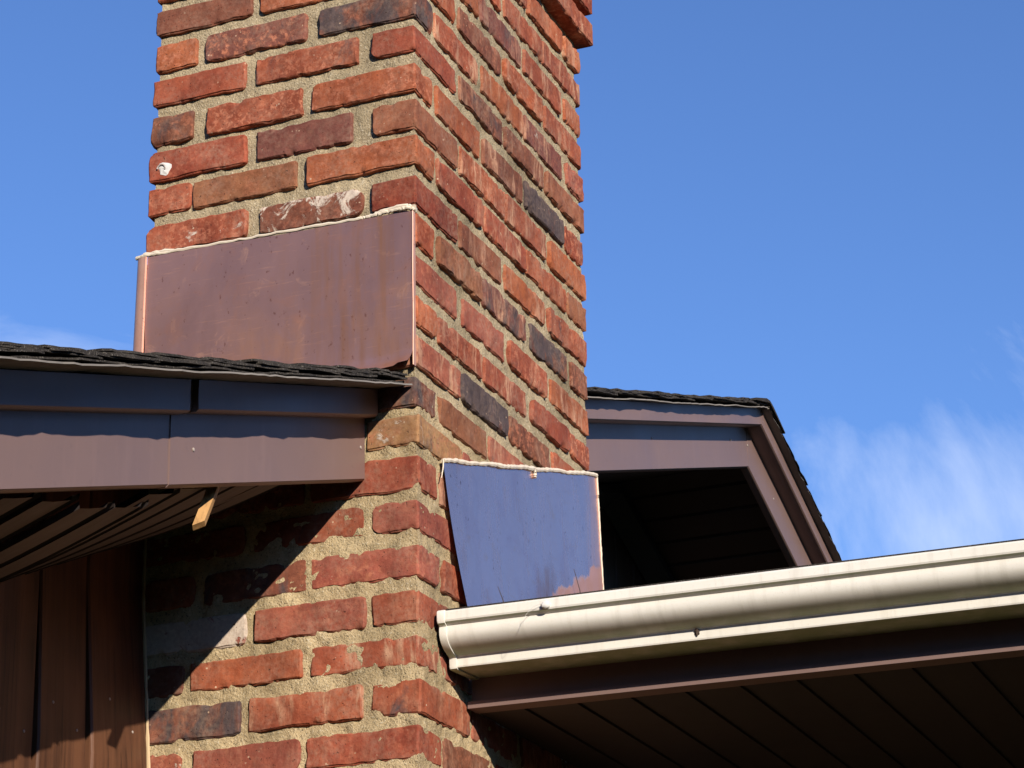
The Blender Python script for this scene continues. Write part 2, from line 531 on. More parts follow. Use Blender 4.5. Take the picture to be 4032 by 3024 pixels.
FR = {-1: [(-.527, -.435), (-.422, -.214), (-.194, 0)], 0: [(-.527, -.327), (-.313, -.119), (-.096, 0)],
      1: [(-.525, -.439), (-.422, -.216), (-.190, 0)], 2: [(-.529, -.337), (-.318, -.113), (-.086, 0)],
      3: [(-.529, -.442), (-.415, -.221), (-.204, 0)], 4: [(-.530, -.333), (-.314, -.123), (-.085, 0)],
      5: [(-.532, -.443), (-.439, -.232), (-.212, 0)], 6: [(-.530, -.328), (-.305, -.103), (-.086, 0)],
      7: [(-.527, -.438), (-.428, -.227), (-.210, 0)], 12: [(-.520, -.318), (-.300, -.105), (-.094, 0)],
      13: [(-.525, -.432), (-.417, -.207), (-.195, 0)], 14: [(-.525, -.318), (-.301, -.095), (-.085, 0)],
      15: [(-.525, -.412), (-.395, -.202), (-.197, 0)], 16: [(-.525, -.313), (-.297, -.094), (-.084, 0)],
      17: [(-.525, -.428), (-.417, -.209), (-.196, 0)], 18: [(-.525, -.319), (-.304, -.099), (-.084, 0)],
      19: [(-.525, -.427), (-.407, -.210), (-.200, 0)]}
RT = {-3: [(0, .080), (.094, .306), (.315, .552), (.562, .751), (.758, .849)], -2: [(0, .190), (.208, .418), (.431, .638), (.641, .853)],
      -1: [(0, .077), (.091, .300), (.309, .520), (.530, .739), (.754, .849)], 0: [(0, .185), (.203, .414), (.419, .621), (.635, .844)],
      1: [(0, .080), (.091, .294), (.310, .524), (.528, .732), (.750, .845)], 2: [(0, .187), (.202, .413), (.422, .625), (.632, .846)],
      3: [(0, .077), (.096, .298), (.313, .509), (.519, .724), (.735, .836)], 4: [(0, .189), (.200, .415), (.421, .628), (.642, .841)],
      5: [(0, .079), (.096, .305), (.310, .516), (.519, .734), (.741, .845)], 6: [(0, .181), (.198, .392), (.408, .611), (.628, .835)],
      7: [(0, .079), (.095, .292), (.301, .508), (.531, .726), (.743, .836)], 8: [(0, .177), (.205, .400), (.416, .611), (.628, .837)],
      9: [(0, .084), (.095, .292), (.298, .503), (.525, .724), (.730, .837)], 10: [(0, .186), (.192, .405), (.414, .618), (.634, .835)],
      11: [(0, .081), (.094, .298), (.306, .516), (.530, .735), (.748, .842)], 12: [(0, .186), (.192, .400), (.414, .618), (.632, .842)],
      13: [(0, .078), (.090, .300), (.312, .520), (.532, .735), (.748, .842)], 15: [(0, .088), (.098, .305), (.317, .520), (.532, .735), (.748, .842)],
      17: [(0, .087), (.095, .305), (.317, .520), (.532, .735), (.748, .842)], 18: [(0, .208), (.219, .420), (.432, .630), (.642, .842)],
      19: [(0, .091), (.098, .305), (.317, .520), (.532, .735), (.748, .842)]}
F_ODD = [(-.527, -.437), (-.424, -.218), (-.204, 0)]
F_EVEN = [(-.527, -.325), (-.311, -.109), (-.094, 0)]
R_ODD = [(0, .082), (.094, .300), (.312, .518), (.530, .736), (.748, .842)]
R_EVEN = [(0, .190), (.203, .407), (.420, .624), (.637, .842)]
def fr(k): return FR.get(k, F_ODD if k % 2 else F_EVEN)
def rt(k): return RT.get(k, R_ODD if k % 2 else R_EVEN)

def lines(L, dense, step, lo_open, hi_open):
    """grid lines along one axis of length L, finer near exposed ends."""
    if dense:
        n = max(2, int(round(L / step)))
        a = set(np.linspace(0, L, n + 1).round(5))
        for e in (0.0012, 0.0030):
            a |= {e, round(L - e, 5)}
        return np.array(sorted(a))
    a = {0.0, L}
    near = [0.0014, 0.004, 0.008, 0.014]
    if lo_open:
        a |= set(near)
    if hi_open:
        a |= {round(L - e, 5) for e in near}
    if not lo_open and not hi_open:
        a |= {L * 0.5}
    return np.array(sorted(a))

def brick_mesh(sx, sy, sz, fx, fy_lo, fy_hi, seed, step=0.0052, rc=0.008):
    """sx,sy,sz size; fx: +1/-1/0 side face exposed, fy_lo: front face exposed."""
    rg = np.random.RandomState(seed)
    ax = lines(sx, fy_lo, step, fx < 0, fx > 0)
    ay = lines(sy, fx != 0, step, fy_lo, fy_hi)
    az = lines(sz, True, step, True, True)
    nx, ny, nz = len(ax), len(ay), len(az)
    idx = -np.ones((nx, ny, nz), int)
    I, J, K = np.meshgrid(range(nx), range(ny), range(nz), indexing='ij')
    surf = (I == 0) | (I == nx - 1) | (J == 0) | (J == ny - 1) | (K == 0) | (K == nz - 1)
    idx[surf] = np.arange(surf.sum())
    P = np.stack([ax[I[surf]], ay[J[surf]], az[K[surf]]], 1) - np.array([sx, sy, sz]) / 2
    F = []
    def quads(a):
        return np.stack([a[:-1, :-1].ravel(), a[1:, :-1].ravel(), a[1:, 1:].ravel(), a[:-1, 1:].ravel()], 1)
    F.append(quads(idx[:, 0, :]))
    F.append(quads(idx[:, -1, :])[:, ::-1])
    F.append(quads(idx[0, :, :])[:, ::-1])
    F.append(quads(idx[-1, :, :]))
    F.append(quads(idx[:, :, 0])[:, ::-1])
    F.append(quads(idx[:, :, -1]))
    F = np.concatenate(F)
    H = np.array([sx, sy, sz]) / 2
    S = np.sign(P)
    # worn corners of the exposed face, different at every end
    if fy_lo:
        rad = np.where(S[:, 0] > 0, 0.003 if fx > 0 else rc * rg.uniform(.5, 1.6), rc * rg.uniform(.5, 1.6))
        rad = rad * np.where(S[:, 2] > 0, rg.uniform(.6, 1.3), rg.uniform(.6, 1.3))
        q = np.maximum(np.abs(P[:, [0, 2]]) - (H[[0, 2]] - rad[:, None]), 0)
        nrm = np.linalg.norm(q, axis=1)
        f = np.where(nrm > 1e-9, q.max(1) / np.maximum(nrm, 1e-9), 1.0)
        ok = (q > 0).all(1)
        for c, a in ((0, 0), (1, 2)):
            P[ok, a] = (S[ok, a] * (H[a] - rad[ok] + q[ok, c] * f[ok]))
    if fx != 0:
        rad = np.where(S[:, 1] > 0, rc * rg.uniform(.4, 1.4), 0.003 if fy_lo else rc * rg.uniform(.4, 1.4))
        rad = rad * np.where(S[:, 2] > 0, rg.uniform(.6, 1.3), rg.uniform(.6, 1.3))
        q = np.maximum(np.abs(P[:, [1, 2]]) - (H[[1, 2]] - rad[:, None]), 0)
        nrm = np.linalg.norm(q, axis=1)
        f = np.where(nrm > 1e-9, q.max(1) / np.maximum(nrm, 1e-9), 1.0)
        ok = (q > 0).all(1)
        for c, a in ((0, 1), (1, 2)):
            P[ok, a] = (S[ok, a] * (H[a] - rad[ok] + q[ok, c] * f[ok]))
    # small radius on every edge
    r = 0.0024
    q = np.maximum(np.abs(P) - (H - r), 0)
    nrm = np.linalg.norm(q, axis=1)
    f = np.where(nrm > 1e-9, q.max(1) / np.maximum(nrm, 1e-9), 1.0)
    P = np.where(q > 0, np.sign(P) * (H - r + q * f[:, None]), P)
    # uneven faces and crumbled arrises
    N = q / np.maximum(nrm, 1e-9)[:, None]
    edge = np.clip(((q > 0).sum(1) - 1), 0, 1)
    off = rg.uniform(-50, 50, 3)
    W = np.stack([vnoise(P + off, 22, seed + a) for a in range(3)], 1) * 0.0017
    W += np.stack([vnoise(P + off, 70, seed + 5 + a) for a in range(3)], 1) * 0.0013
    fine = vnoise(P + off, 160, seed + 9)
    inward = -(0.0008 + 0.0016 * np.clip(vnoise(P + off, 95, seed + 11) + 0.2, 0, 1.2)) * edge
    P = P + W + np.sign(P) * (np.clip(q / r, 0, 1) * inward[:, None] * .8) + np.sign(P) * N * (fine * 0.0005)[:, None]
    # chips knocked out of the arrises
    for _ in range(rg.randint(3, 10)):
        c = np.array([rg.uniform(-1, 1) * H[0], -H[1] if fy_lo else rg.uniform(-1, 1) * H[1],
                      H[2] * rg.choice([-1, -1, 1])])
        if fx != 0 and (not fy_lo or rg.rand() < .5):
            c[0] = fx * H[0]
            c[1] = rg.uniform(-1, 1) * H[1]
        R = rg.uniform(.005, .014)
        d = np.linalg.norm(P - c, axis=1)
        w = np.clip(1 - d / R, 0, 1)
        P = P - (np.sign(c) * np.array([1 if fx else 0, 1 if fy_lo else 0, 1]) * np.array([.004, .004, .0028]))[None] * w[:, None]
    # the exposed planes stay where the wall face is
    return P, F

RED = (.375, .096, .050)
ORG = (.45, .130, .056)
BRN = (.24, .088, .052)
TAN = (.32, .125, .064)
PUR = (.23, .080, .062)
PINK = (.40, .120, .076)
PAL = [RED, RED, RED, ORG, PINK, BRN, RED, (.33, .074, .038), (.43, .106, .046)]
# (course, face, index): colour, speckle, streak, dark, lime
SPEC = {(0, 'f', 0): (BRN, .1, 0, .30, 0), (0, 'f', 1): (ORG, .9, 0, .2, 0), (1, 'f', 2): (BRN, .5, 0, .56, 0), (1, 'f', 1): (PUR, .9, 0, .42, .33),
        (1, 'f', 0): (ORG, .9, 0, .2, 0), (2, 'f', 0): (RED, .2, 0, .2, .1), (2, 'f', 1): (RED, .9, 0, .40, 0), (2, 'f', 2): (RED, .15, 0, .2, 0),
        (3, 'f', 0): (BRN, .5, 0, .47, .22), (3, 'f', 1): (RED, 1, 0, .25, .15), (3, 'f', 2): (ORG, 1, 0, .2, .1), (4, 'f', 0): (RED, .4, 0, .3, .1),
        (4, 'f', 1): (PUR, .1, 0, .3, .26), (4, 'f', 2): (TAN, .1, 0, .2, 0), (5, 'f', 0): (RED, .8, 0, .2, 0), (5, 'f', 1): (TAN, .3, 0, .25, .12),
        (5, 'f', 2): (ORG, .5, 0, .2, 0), (6, 'f', 0): (RED, .7, 0, .2, .38), (6, 'f', 1): (BRN, .3, 0, .3, .49), (6, 'f', 2): ((.30, .062, .036), .2, 0, .25, 0),
        (11, 'f', 2): (BRN, .3, 0, .50, .2), (12, 'f', 2): ((.46, .25, .11), .5, 0, .40, .36), (13, 'f', 2): (RED, .3, .2, .2, 0), (14, 'f', 2): (PINK, .2, .1, .2, .15),
        (14, 'f', 1): (RED, .2, .1, .35, 0), (15, 'f', 2): (PINK, .6, 0, .2, .1), (15, 'f', 1): (BRN, .4, 0, .48, .1), (16, 'f', 0): (PINK, .4, 0, .1, .66),
        (16, 'f', 1): (PINK, .3, .1, .1, .12), (16, 'f', 2): (RED, .2, .3, .2, 0), (17, 'f', 0): (BRN, 0, 0, .3, 0), (17, 'f', 1): (ORG, .3, .1, .1, 0),
        (17, 'f', 2): (RED, .1, 1, .2, 0), (18, 'f', 0): (BRN, .2, .4, .57, .15), (18, 'f', 1): (RED, .3, .9, .2, .12), (18, 'f', 2): (RED, .2, .4, .43, .1),
        (19, 'f', 0): (PINK, .6, 0, .1, .40), (19, 'f', 1): (PINK, .3, .2, .2, .1), (19, 'f', 2): (RED, .3, .2, .3, 0), (10, 'f', 2): (PINK, .5, 1, .1, 0),
        (3, 'r', 3): (BRN, .2, .9, .72, 0), (7, 'r', 2): (PUR, .2, 1, .50, 0), (7, 'r', 3): (BRN, .6, .2, .60, 0), (10, 'r', 1): (PUR, .2, .9, .70, .15),
        (-1, 'r', 2): (PUR, .3, .6, .44, 0), (2, 'r', 1): (BRN, .4, .6, .42, .1), (3, 'r', 1): (ORG, .1, .1, .1, 0), (4, 'r', 1): (ORG, 1, 1, .2, .34),
        (1, 'r', 3): (PUR, .3, .8, .25, .40), (1, 'r', 2): (ORG, .2, .9, .1, 0), (-1, 'r', 3): (RED, .3, .8, .2, .2), (-2, 'r', 3): (RED, .4, .9, .3, .2),
        (4, 'r', 3): (ORG, .2, .2, .1, 0), (5, 'r', 2): (RED, .3, 1, .35, 0), (5, 'r', 4): (TAN, .2, .3, .3, 0), (2, 'r', 3): (TAN, .2, .3, .2, 0),
        (5, 'r', 3): (ORG, .2, .4, .2, 0), (6, 'r', 2): (ORG, .2, .6, .1, 0), (9, 'r', 1): (RED, .5, 1, .25, 0), (9, 'r', 2): (RED, .4, 1, .1, .22),
        (8, 'r', 3): (ORG, .4, 1, .1, 0), (11, 'r', 1): (TAN, .2, .2, .25, 0), (9, 'r', 3): (RED, .2, .3, .25, 0), (8, 'r', 1): (PINK, .1, .2, .2, 0),
        (7, 'r', 1): (TAN, .4, .5, .35, 0), (6, 'r', 1): (TAN, .2, .8, .3, 0), (2, 'r', 2): (BRN, .3, 1, .25, .1), (3, 'r', 2): (BRN, .2, .9, .2, .1)}

chimney = empty('brick_chimney', (0, 0, GZ))
tag(chimney, 'weathered red brick chimney with sandy mortar rising past both roofs', 'chimney')
K0, K1 = -6, 26
CORB = {-4: .026, -5: .026, -6: .045}
rb = random.Random(11)
def put_brick(x0, x1, y0, y1, k, fx, flo, fhi, key, dz=0.0, sealed=False):
    z1, z0 = ztop(k) + rb.uniform(-.0012, .0012) + dz, zbot(k) + rb.uniform(-.0012, .0012) + dz
    jut = rb.uniform(-.0022, .0022)
    if flo:
        y0 += jut
    if fx > 0:
        x1 += rb.uniform(-.0022, .0022)
    sx, sy, sz = x1 - x0, y1 - y0, z1 - z0
    seed = rb.randrange(1, 99999)
    vis = flo or fx > 0
    P, F = brick_mesh(sx, sy, sz, fx, flo, fhi, seed, 0.0052 if vis else 0.02, rb.choice([.005, .008, .011, .014]))
    o = mesh_obj('brick', P, F, M_BRICK, chimney, ((x0 + x1) / 2, (y0 + y1) / 2, (z0 + z1) / 2 - GZ), smooth=True, sharp=34)
    o.rotation_euler = (0, rb.uniform(-.006, .006) if flo else 0, 0) if not (flo and fx) else (0, 0, 0)
    s = SPEC.get(key)
    if s is None:
        on_right = key[1] == 'r'
        s = (rb.choice(PAL), rb.uniform(.3, 1.0), rb.uniform(.3, 1) if on_right else rb.uniform(0, .4),
             rb.choice([.1, .2, .25, .3, .38, .42]), rb.choice([0, .05, .1, .18, .24]))
    j = rb.uniform(.9, 1.1)
    o.color = (s[0][0] * j, s[0][1] * j * rb.uniform(.94, 1.06), s[0][2] * j, 1)
    o['speckle'], o['streak'], o['dark'], o['lime'] = float(s[1]), float(s[2]), float(s[3]), float(s[4])
    return o

for k in range(K0, K1):
    f, r = fr(k), rt(k)
    c = CORB.get(k, 0.0)
    D = 0.094
    nf, nr = len(f), len(r)
    for i, (a, b) in enumerate(f):
        corner = i == nf - 1
        left = i == 0
        x0 = a - (c if left else 0)
        x1 = c if corner else b
        y1 = (r[0][1] if corner else (D if not left else (.20 if k % 2 else .094)))
        put_brick(x0, x1, -c, y1, k, 1 if corner else (-1 if left else 0), True, False, (k, 'f', i))
    for i, (a, b) in enumerate(r):
        if i == 0:
            continue
        last = i == nr - 1
        put_brick(-D, c, a + .0018, (b + c if last else b - .0018), k, 1, False, last, (k, 'r', i))
    # far-left flank above the roof line, seen only from another side
    if k <= 11:
        ys = [(.212, .416), (.430, .634), (.648, .842)] if k % 2 else [(.106, .310), (.324, .528), (.542, .746)]
        for i, (a, b) in enumerate(ys):
            put_brick(-CW - c, -CW + D, a, b, k, -1, False, False, (k, 'l', i))

# mortar body: displaced sheets on the seen faces, plain on the others
zlo, zhi = GZ, -(K0 - 10) * PITCH + .004
def recess(z):
    return 0.0042 + 0.0042 * (1 / (1 + np.exp(-(z + .085) / .012)))
zs = np.concatenate([np.linspace(zlo, -1.05, 12)[:-1], np.arange(-1.05, zhi, .0050), [zhi]])
def mortar_noise(P, seed):
    return (vnoise(P, 30, seed) * .0016 + vnoise(P, 75, seed + 1) * .0014 + vnoise(P, 190, seed + 2) * .0008)
xs = np.linspace(-CW + .008, -.0085, 104)
X, Z = np.meshgrid(xs, zs, indexing='ij')
Pf = np.stack([X.ravel(), np.zeros(X.size), Z.ravel()], 1)
lump = np.where(Pf[:, 2] < -.08, 1.5, 1.0)
Pf[:, 1] = recess(Pf[:, 2]) + mortar_noise(Pf, 3) * lump
ys = np.linspace(.0085, CD - .008, 166)
Y, Z2 = np.meshgrid(ys, zs, indexing='ij')
Pr = np.stack([np.zeros(Y.size), Y.ravel(), Z2.ravel()], 1)
Pr[:, 0] = -recess(Pr[:, 2]) * .78 - mortar_noise(Pr, 33) * np.where(Pr[:, 2] < -.08, 1.3, 1.0)
nz = len(zs)
# corner verts of both sheets meet
ce = slice((len(xs) - 1) * nz, len(xs) * nz)
Pf[ce, 0] = Pr[:nz, 0]
Pr[:nz, 1] = Pf[ce, 1]
def gridq(n, m, base, flip=False):
    i = np.arange(n * m).reshape(n, m) + base
    q = np.stack([i[:-1, :-1].ravel(), i[1:, :-1].ravel(), i[1:, 1:].ravel(), i[:-1, 1:].ravel()], 1)
    return q[:, ::-1] if flip else q
V = np.concatenate([Pf, Pr])
Fm = np.concatenate([gridq(len(xs), nz, 0), gridq(len(ys), nz, len(Pf))])
V = V.tolist()
F = Fm.tolist()
b0 = len(V)
xl, yb = -CW + .008, CD - .008
V += [(xl, .008, zlo), (xl, yb, zlo), (-.008, yb, zlo), (xl, .008, zhi), (xl, yb, zhi), (-.008, yb, zhi), (-.008, .008, zhi)]
F += [(b0, b0 + 3, b0 + 4, b0 + 1), (b0 + 1, b0 + 4, b0 + 5, b0 + 2), (b0 + 3, b0 + 6, b0 + 5, b0 + 4)]
mo = mesh_obj('mortar', [(v[0], v[1], v[2] - GZ) for v in V], F, M_MORTAR, chimney, smooth=True, sharp=0)
# concrete crown above the frame
zc = zhi - GZ
cr = MB()
cr.add(loft([[(-CW - .06, -.06, zc), (.06, -.06, zc), (.06, CD + .06, zc), (-CW - .06, CD + .06, zc)],
             [(-CW - .06, -.06, zc + .05), (.06, -.06, zc + .05), (.06, CD + .06, zc + .05), (-CW - .06, CD + .06, zc + .05)],
             [(-CW + .12, .15, zc + .09), (-.12, .15, zc + .09), (-.12, CD - .15, zc + .09), (-CW + .12, CD - .15, zc + .09)]], True, True))
cr.build('crown', M_CONC, chimney)
# blob of white putty stuck on a brick near the left edge
bl = []
for i in range(7):
    a = math.pi / 2 * i / 6
    bl.append([(-.497 + .013 * math.cos(a) * math.cos(t) * (1 + .18 * math.sin(3 * t) + .12 * math.sin(5 * t + 1)), -.0006 - .0022 * math.sin(a) - .0006 * math.sin(3 * t + 5 * a),
                .408 - GZ + .016 * math.cos(a) * math.sin(t) * (1 + .22 * math.cos(2 * t + .6)))
               for t in [2 * math.pi * j / 16 for j in range(16)]])
VF = loft(bl, True)
o = mesh_obj('putty_blob', VF[0], [f[::-1] for f in VF[1]], M_WEB, chimney, smooth=True)

VF = tube([(-.503 + .008 * math.cos(a), -.0036, .409 - GZ + .008 * math.sin(a)) for a in [math.radians(d) for d in range(-20, 200, 20)]], .0014, 6)
mesh_obj('wire_hook', VF[0], VF[1], M_NAIL, chimney)

# ------------------------------------------------------------------ gable roof of the house
M4 = 0.3288                       # rise of the roof per metre
YR = 2.300                        # ridge
XF = -0.096                       # face of the rake fascia
def zr(y, c, slope=1):
    """height on a roof-parallel line: c is its height above the origin line."""
    return (M4 * y if y <= YR else M4 * YR - .352 * (y - YR)) + c

roof = empty('gable_roof', (0, YR, GZ))
tag(roof, 'brown trimmed shingle gable roof passing behind the chimney to its peak', 'roof')
def rloc(V): return [(v[0], v[1] - YR, v[2] - GZ) for v in V]
def rpart(name, VF, mat, smooth=False, parent=roof):
    return mesh_obj(name, rloc(VF[0]), VF[1], mat, parent, smooth=smooth)

def rake_board(y0, y1, c_top, c_bot, x_face, x_back, ret=0.0, wav=0.0012, seed=0, n=None, end_skew=0.0):
    """sheet-metal clad board following the rake: face, top, back and a bottom return."""
    n = n or max(2, int(abs(y1 - y0) / .03))
    rows = []
    for i in range(n + 1):
        t = i / n
        y = y0 + (y1 - y0) * t
        def w(zc, s):
            return wav * float(vnoise(np.array([[y, zc, s]]), 5.0, seed)[0])
        pts = []
        m = 6
        for j in range(m + 1):
            cc = c_top + (c_bot - c_top) * j / m
            pts.append((x_face + w(cc, 1.0) * math.sin(math.pi * j / m), y + end_skew * (j / m) * (t if end_skew else 0), zr(y, cc)))
        pts.append((x_face - .004, y, zr(y, c_bot - .0035)))
        pts.append((x_back, y, zr(y, c_bot - .0035)))
        pts.append((x_back, y, zr(y, c_top)))
        rows.append(pts)
    return loft(rows, True, True)

# deck (boards under the shingles)
for a, b in ((-2.6, YR), (YR, 2 * YR + 2.6)):
    rows = [[(-3.2, y, zr(y, -.108)), (-.100, y, zr(y, -.108)), (-.100, y, zr(y, -.092)), (-3.2, y, zr(y, -.092))] for y in (a, b)]
    if a < 0:   # notch round the chimney: three pieces
        for (xa, xb, ya, yb2) in ((-3.2, -CW - .012, a, b), (-CW - .011, -.100, a, -.004), (-CW - .011, -.100, CD + .008, b)):
            rpart('roof_deck', loft([[(xa, y, zr(y, -.108)), (xb, y, zr(y, -.108)), (xb, y, zr(y, -.092)), (xa, y, zr(y, -.092))] for y in (ya, yb2)], True, True), M_DECK)
    else:
        rpart('roof_deck', loft(rows, True, True), M_DECK)

# fascia boards
fa = rpart('fascia', rake_board(-2.6, -.612, -.100, -.2440, XF, XF - .022, seed=1), M_BROWN, True)
fb = rpart('fascia', rake_board(-.640, -.0035, -.100, -.2448, XF + .0016, XF - .020, seed=2), M_BROWN, True)
fc = rpart('fascia', rake_board(CD + .010, YR, -.100, -.2420, XF, XF - .022, seed=3), M_BROWN, True)
fd = rpart('fascia', rake_board(YR + .001, 2 * YR + 2.6, -.100, -.2420, XF, XF - .022, seed=4), M_BROWN, True)
# upper rake trim, proud of the fascia
ma = rpart('rake_trim', rake_board(-2.6, -.628, -.0905, -.1370, XF + .025, XF - .004, seed=5, wav=.002), M_BROWN, True)
mb_ = rpart('rake_trim', rake_board(-.606, -.0045, -.0905, -.1352, XF + .026, XF - .004, seed=6, wav=.002), M_BROWN, True)
rpart('rake_trim', rake_board(-.640, -.590, -.0905, -.1340, XF + .016, XF - .004, seed=7), M_BROWN, True)
rpart('rake_trim', rake_board(CD + .010, YR, -.0905, -.1330, XF + .042, XF - .004, seed=8), M_BROWN, True)
rpart('rake_trim', rake_board(YR + .001, 2 * YR + 2.6, -.0905, -.1330, XF + .042, XF - .004, seed=9), M_BROWN, True)
# nails in the trim
def nail(parent, y, c, x):
    rows = []
    for rr, dx in ((.0031, 0), (.0028, .0010), (.0012, .0016)):
        rows.append([(x + dx, y + rr * math.cos(t) - YR, zr(y, c) + rr * math.sin(t) - GZ) for t in [2 * math.pi * j / 8 for j in range(8)]])
    VF = loft(rows, True, True)
    mesh_obj('nail_head', VF[0], VF[1], M_NAIL, parent)
for y, c in ((-.575, -.193), (-.02, -.190)):
    nail(fb, y, c, XF + .0018)
for y, c in ((1.52, -.168), (2.15, -.170), (2.30, -.185)):
    nail(fc, y, c, XF)
for y, c in ((2.52, -.186), (2.86, -.190)):
    nail(fd, y, c, XF)

# shingles: a starter sheet with a pale cut edge, then lapped courses
def shingle_strip(y0, y1, c0, c1, th, xe, xb, seed, n=14, amp=.0035):
    """one course from its butt (y0) up the slope to y1."""
    rows = []
    for i in range(n + 1):
        t = i / n
        y = y0 + (y1 - y0) * t
        xx = xe + .003 * float(vnoise(np.array([[y * 1.0, 3.1, .7]]), 18, seed)[0]) + .002 * float(vnoise(np.array([[y, 1.1, .2]]), 70, seed)[0])
        dz = amp * float(vnoise(np.array([[y, .4, .9]]), 9, seed + 3)[0]) + .0012 * float(vnoise(np.array([[y, .4, .9]]), 55, seed + 4)[0])
        c = c0 + (c1 - c0) * t + dz
        droop = .0035 + .0013 * float(vnoise(np.array([[y, 7.4, .9]]), 8, seed + 5)[0])
        rows.append([(xb, y, zr(y, c)), (xx - .05, y, zr(y, c)), (xx, y, zr(y, c - droop)), (xx - .001, y, zr(y, c + th - droop)),
                     (xx - .05, y, zr(y, c + th)), (xb, y, zr(y, c + th))])
    return loft(rows, True, True)
XS_NEAR, XS_FAR = -.008, -.032
EXPO = .138
def lay_slope(ya, yb, xe, xb, up, seed0, thick):
    """shingle courses between ya and yb (butts face down-slope)."""
    n = int(round(abs(yb - ya) / EXPO))
    for i in range(n):
        if up:
            y0 = ya + i * EXPO
            y1 = min(y0 + EXPO * 1.9, yb)
        else:
            y0 = yb - i * EXPO
            y1 = max(y0 - EXPO * 1.9, ya)
        rr = random.Random(seed0 + i)
        for q in range(thick):
            lift = .0045 * q
            rpart('shingle', shingle_strip(y0 + (-.012 * q if up else .012 * q), y1, -.079 + .0085 + lift + rr.uniform(-.001, .0015), -.079 + .0008 + lift * .7, .0038,
                                           xe - .002 - .003 * q + rr.uniform(-.003, .002), xb, seed0 * 13 + i * 7 + q), M_SHINGLE)
# starter / felt layers with wavy pale edges
def starter(y0, y1, xe, xb, seed, c=-.0885, th=.0028, mat=None, amp=.004):
    return rpart('starter_strip', shingle_strip(y0, y1, c, c, th, xe, xb, seed, n=int((y1 - y0) / .02), amp=amp), mat or M_SHEDGE)
starter(-2.6, -.006, XS_NEAR, -.6, 71, amp=.0022)
starter(-2.6, -.030, XS_NEAR - .004, -.6, 72, -.0835, .003, M_SHINGLE)
starter(CD + .012, YR, XS_FAR, -.6, 73, amp=.002)
starter(YR + .002, 2 * YR + 2.6, XS_FAR, -.6, 74, amp=.002)
lay_slope(-2.6, -.012, XS_NEAR, -.62, True, 101, 2)
lay_slope(CD + .015, YR - .01, XS_FAR, -.62, True, 151, 2)
lay_slope(YR + .01, 2 * YR + 2.6, XS_FAR, -.62, False, 201, 1)
# the wide field of the roof further in, never seen from below
for (xa, xb, ya, yb2) in ((-3.2, -.62, -2.6, YR - .002), (-3.2, -.62, YR + .002, 2 * YR + 2.6)):
    rpart('shingle_field', loft([[(xa, y, zr(y, -.0915)), (xb, y, zr(y, -.0915)), (xb, y, zr(y, -.066)), (xa, y, zr(y, -.066))] for y in (ya, yb2)], True, True), M_SHINGLE)
# ridge cap
rows = []
for i in range(40):
    x = XS_FAR + .004 - i * .08
    dz = .002 * (i % 2)
    rows.append([(x, YR - .13, zr(YR - .13, -.066 + dz)), (x, YR - .03, zr(YR - .03, -.066 + dz)), (x, YR, zr(YR, -.072 + dz)), (x, YR + .03, zr(YR + .03, -.068 + dz)), (x, YR + .13, zr(YR + .13, -.071 + dz)),
                 (x, YR + .13, zr(YR + .13, -.074 + dz)), (x, YR, zr(YR, -.078 + dz)), (x, YR - .13, zr(YR - .13, -.072 + dz))])
rpart('ridge_cap', loft(rows, True, True), M_SHINGLE, True)

# soffit beyond the chimney: panels across the overhang, groove between each
XW = -0.500
def soffit_panel(y0, y1, x0, x1, c):
    gy = .011
    rows = []
    for x in (x0, x1):
        rows.append([(x, y0, zr(y0, c + .009)), (x, y0 + .002, zr(y0 + .002, c)), (x, y1 - gy, zr(y1 - gy, c)),
                     (x, y1 - gy + .001, zr(y1 - gy, c + .008)), (x, y1, zr(y1, c + .008))])
    VF = loft(rows)
    return VF[0], [f[::-1] for f in VF[1]] + VF[1][:0]
y = CD + .02
while y < YR - .02:
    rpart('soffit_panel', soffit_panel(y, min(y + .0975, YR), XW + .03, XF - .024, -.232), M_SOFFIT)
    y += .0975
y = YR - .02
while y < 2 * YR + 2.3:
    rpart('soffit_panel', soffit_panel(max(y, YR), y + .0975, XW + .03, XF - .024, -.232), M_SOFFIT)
    y += .0975
# frieze moulding where soffit meets wall
rpart('frieze_board', loft([[(XW + .005, yy, zr(yy, -.300)), (XW + .055, yy, zr(yy, -.262)), (XW + .055, yy, zr(yy, -.238)), (XW + .005, yy, zr(yy, -.238))] for yy in (CD + .02, YR)], True, True), M_SOFFIT)
rpart('frieze_board', loft([[(XW + .005, yy, zr(yy, -.300)), (XW + .055, yy, zr(yy, -.262)), (XW + .055, yy, zr(yy, -.238)), (XW + .005, yy, zr(yy, -.238))] for yy in (YR + .002, 2 * YR + 2.3)], True, True), M_SOFFIT)

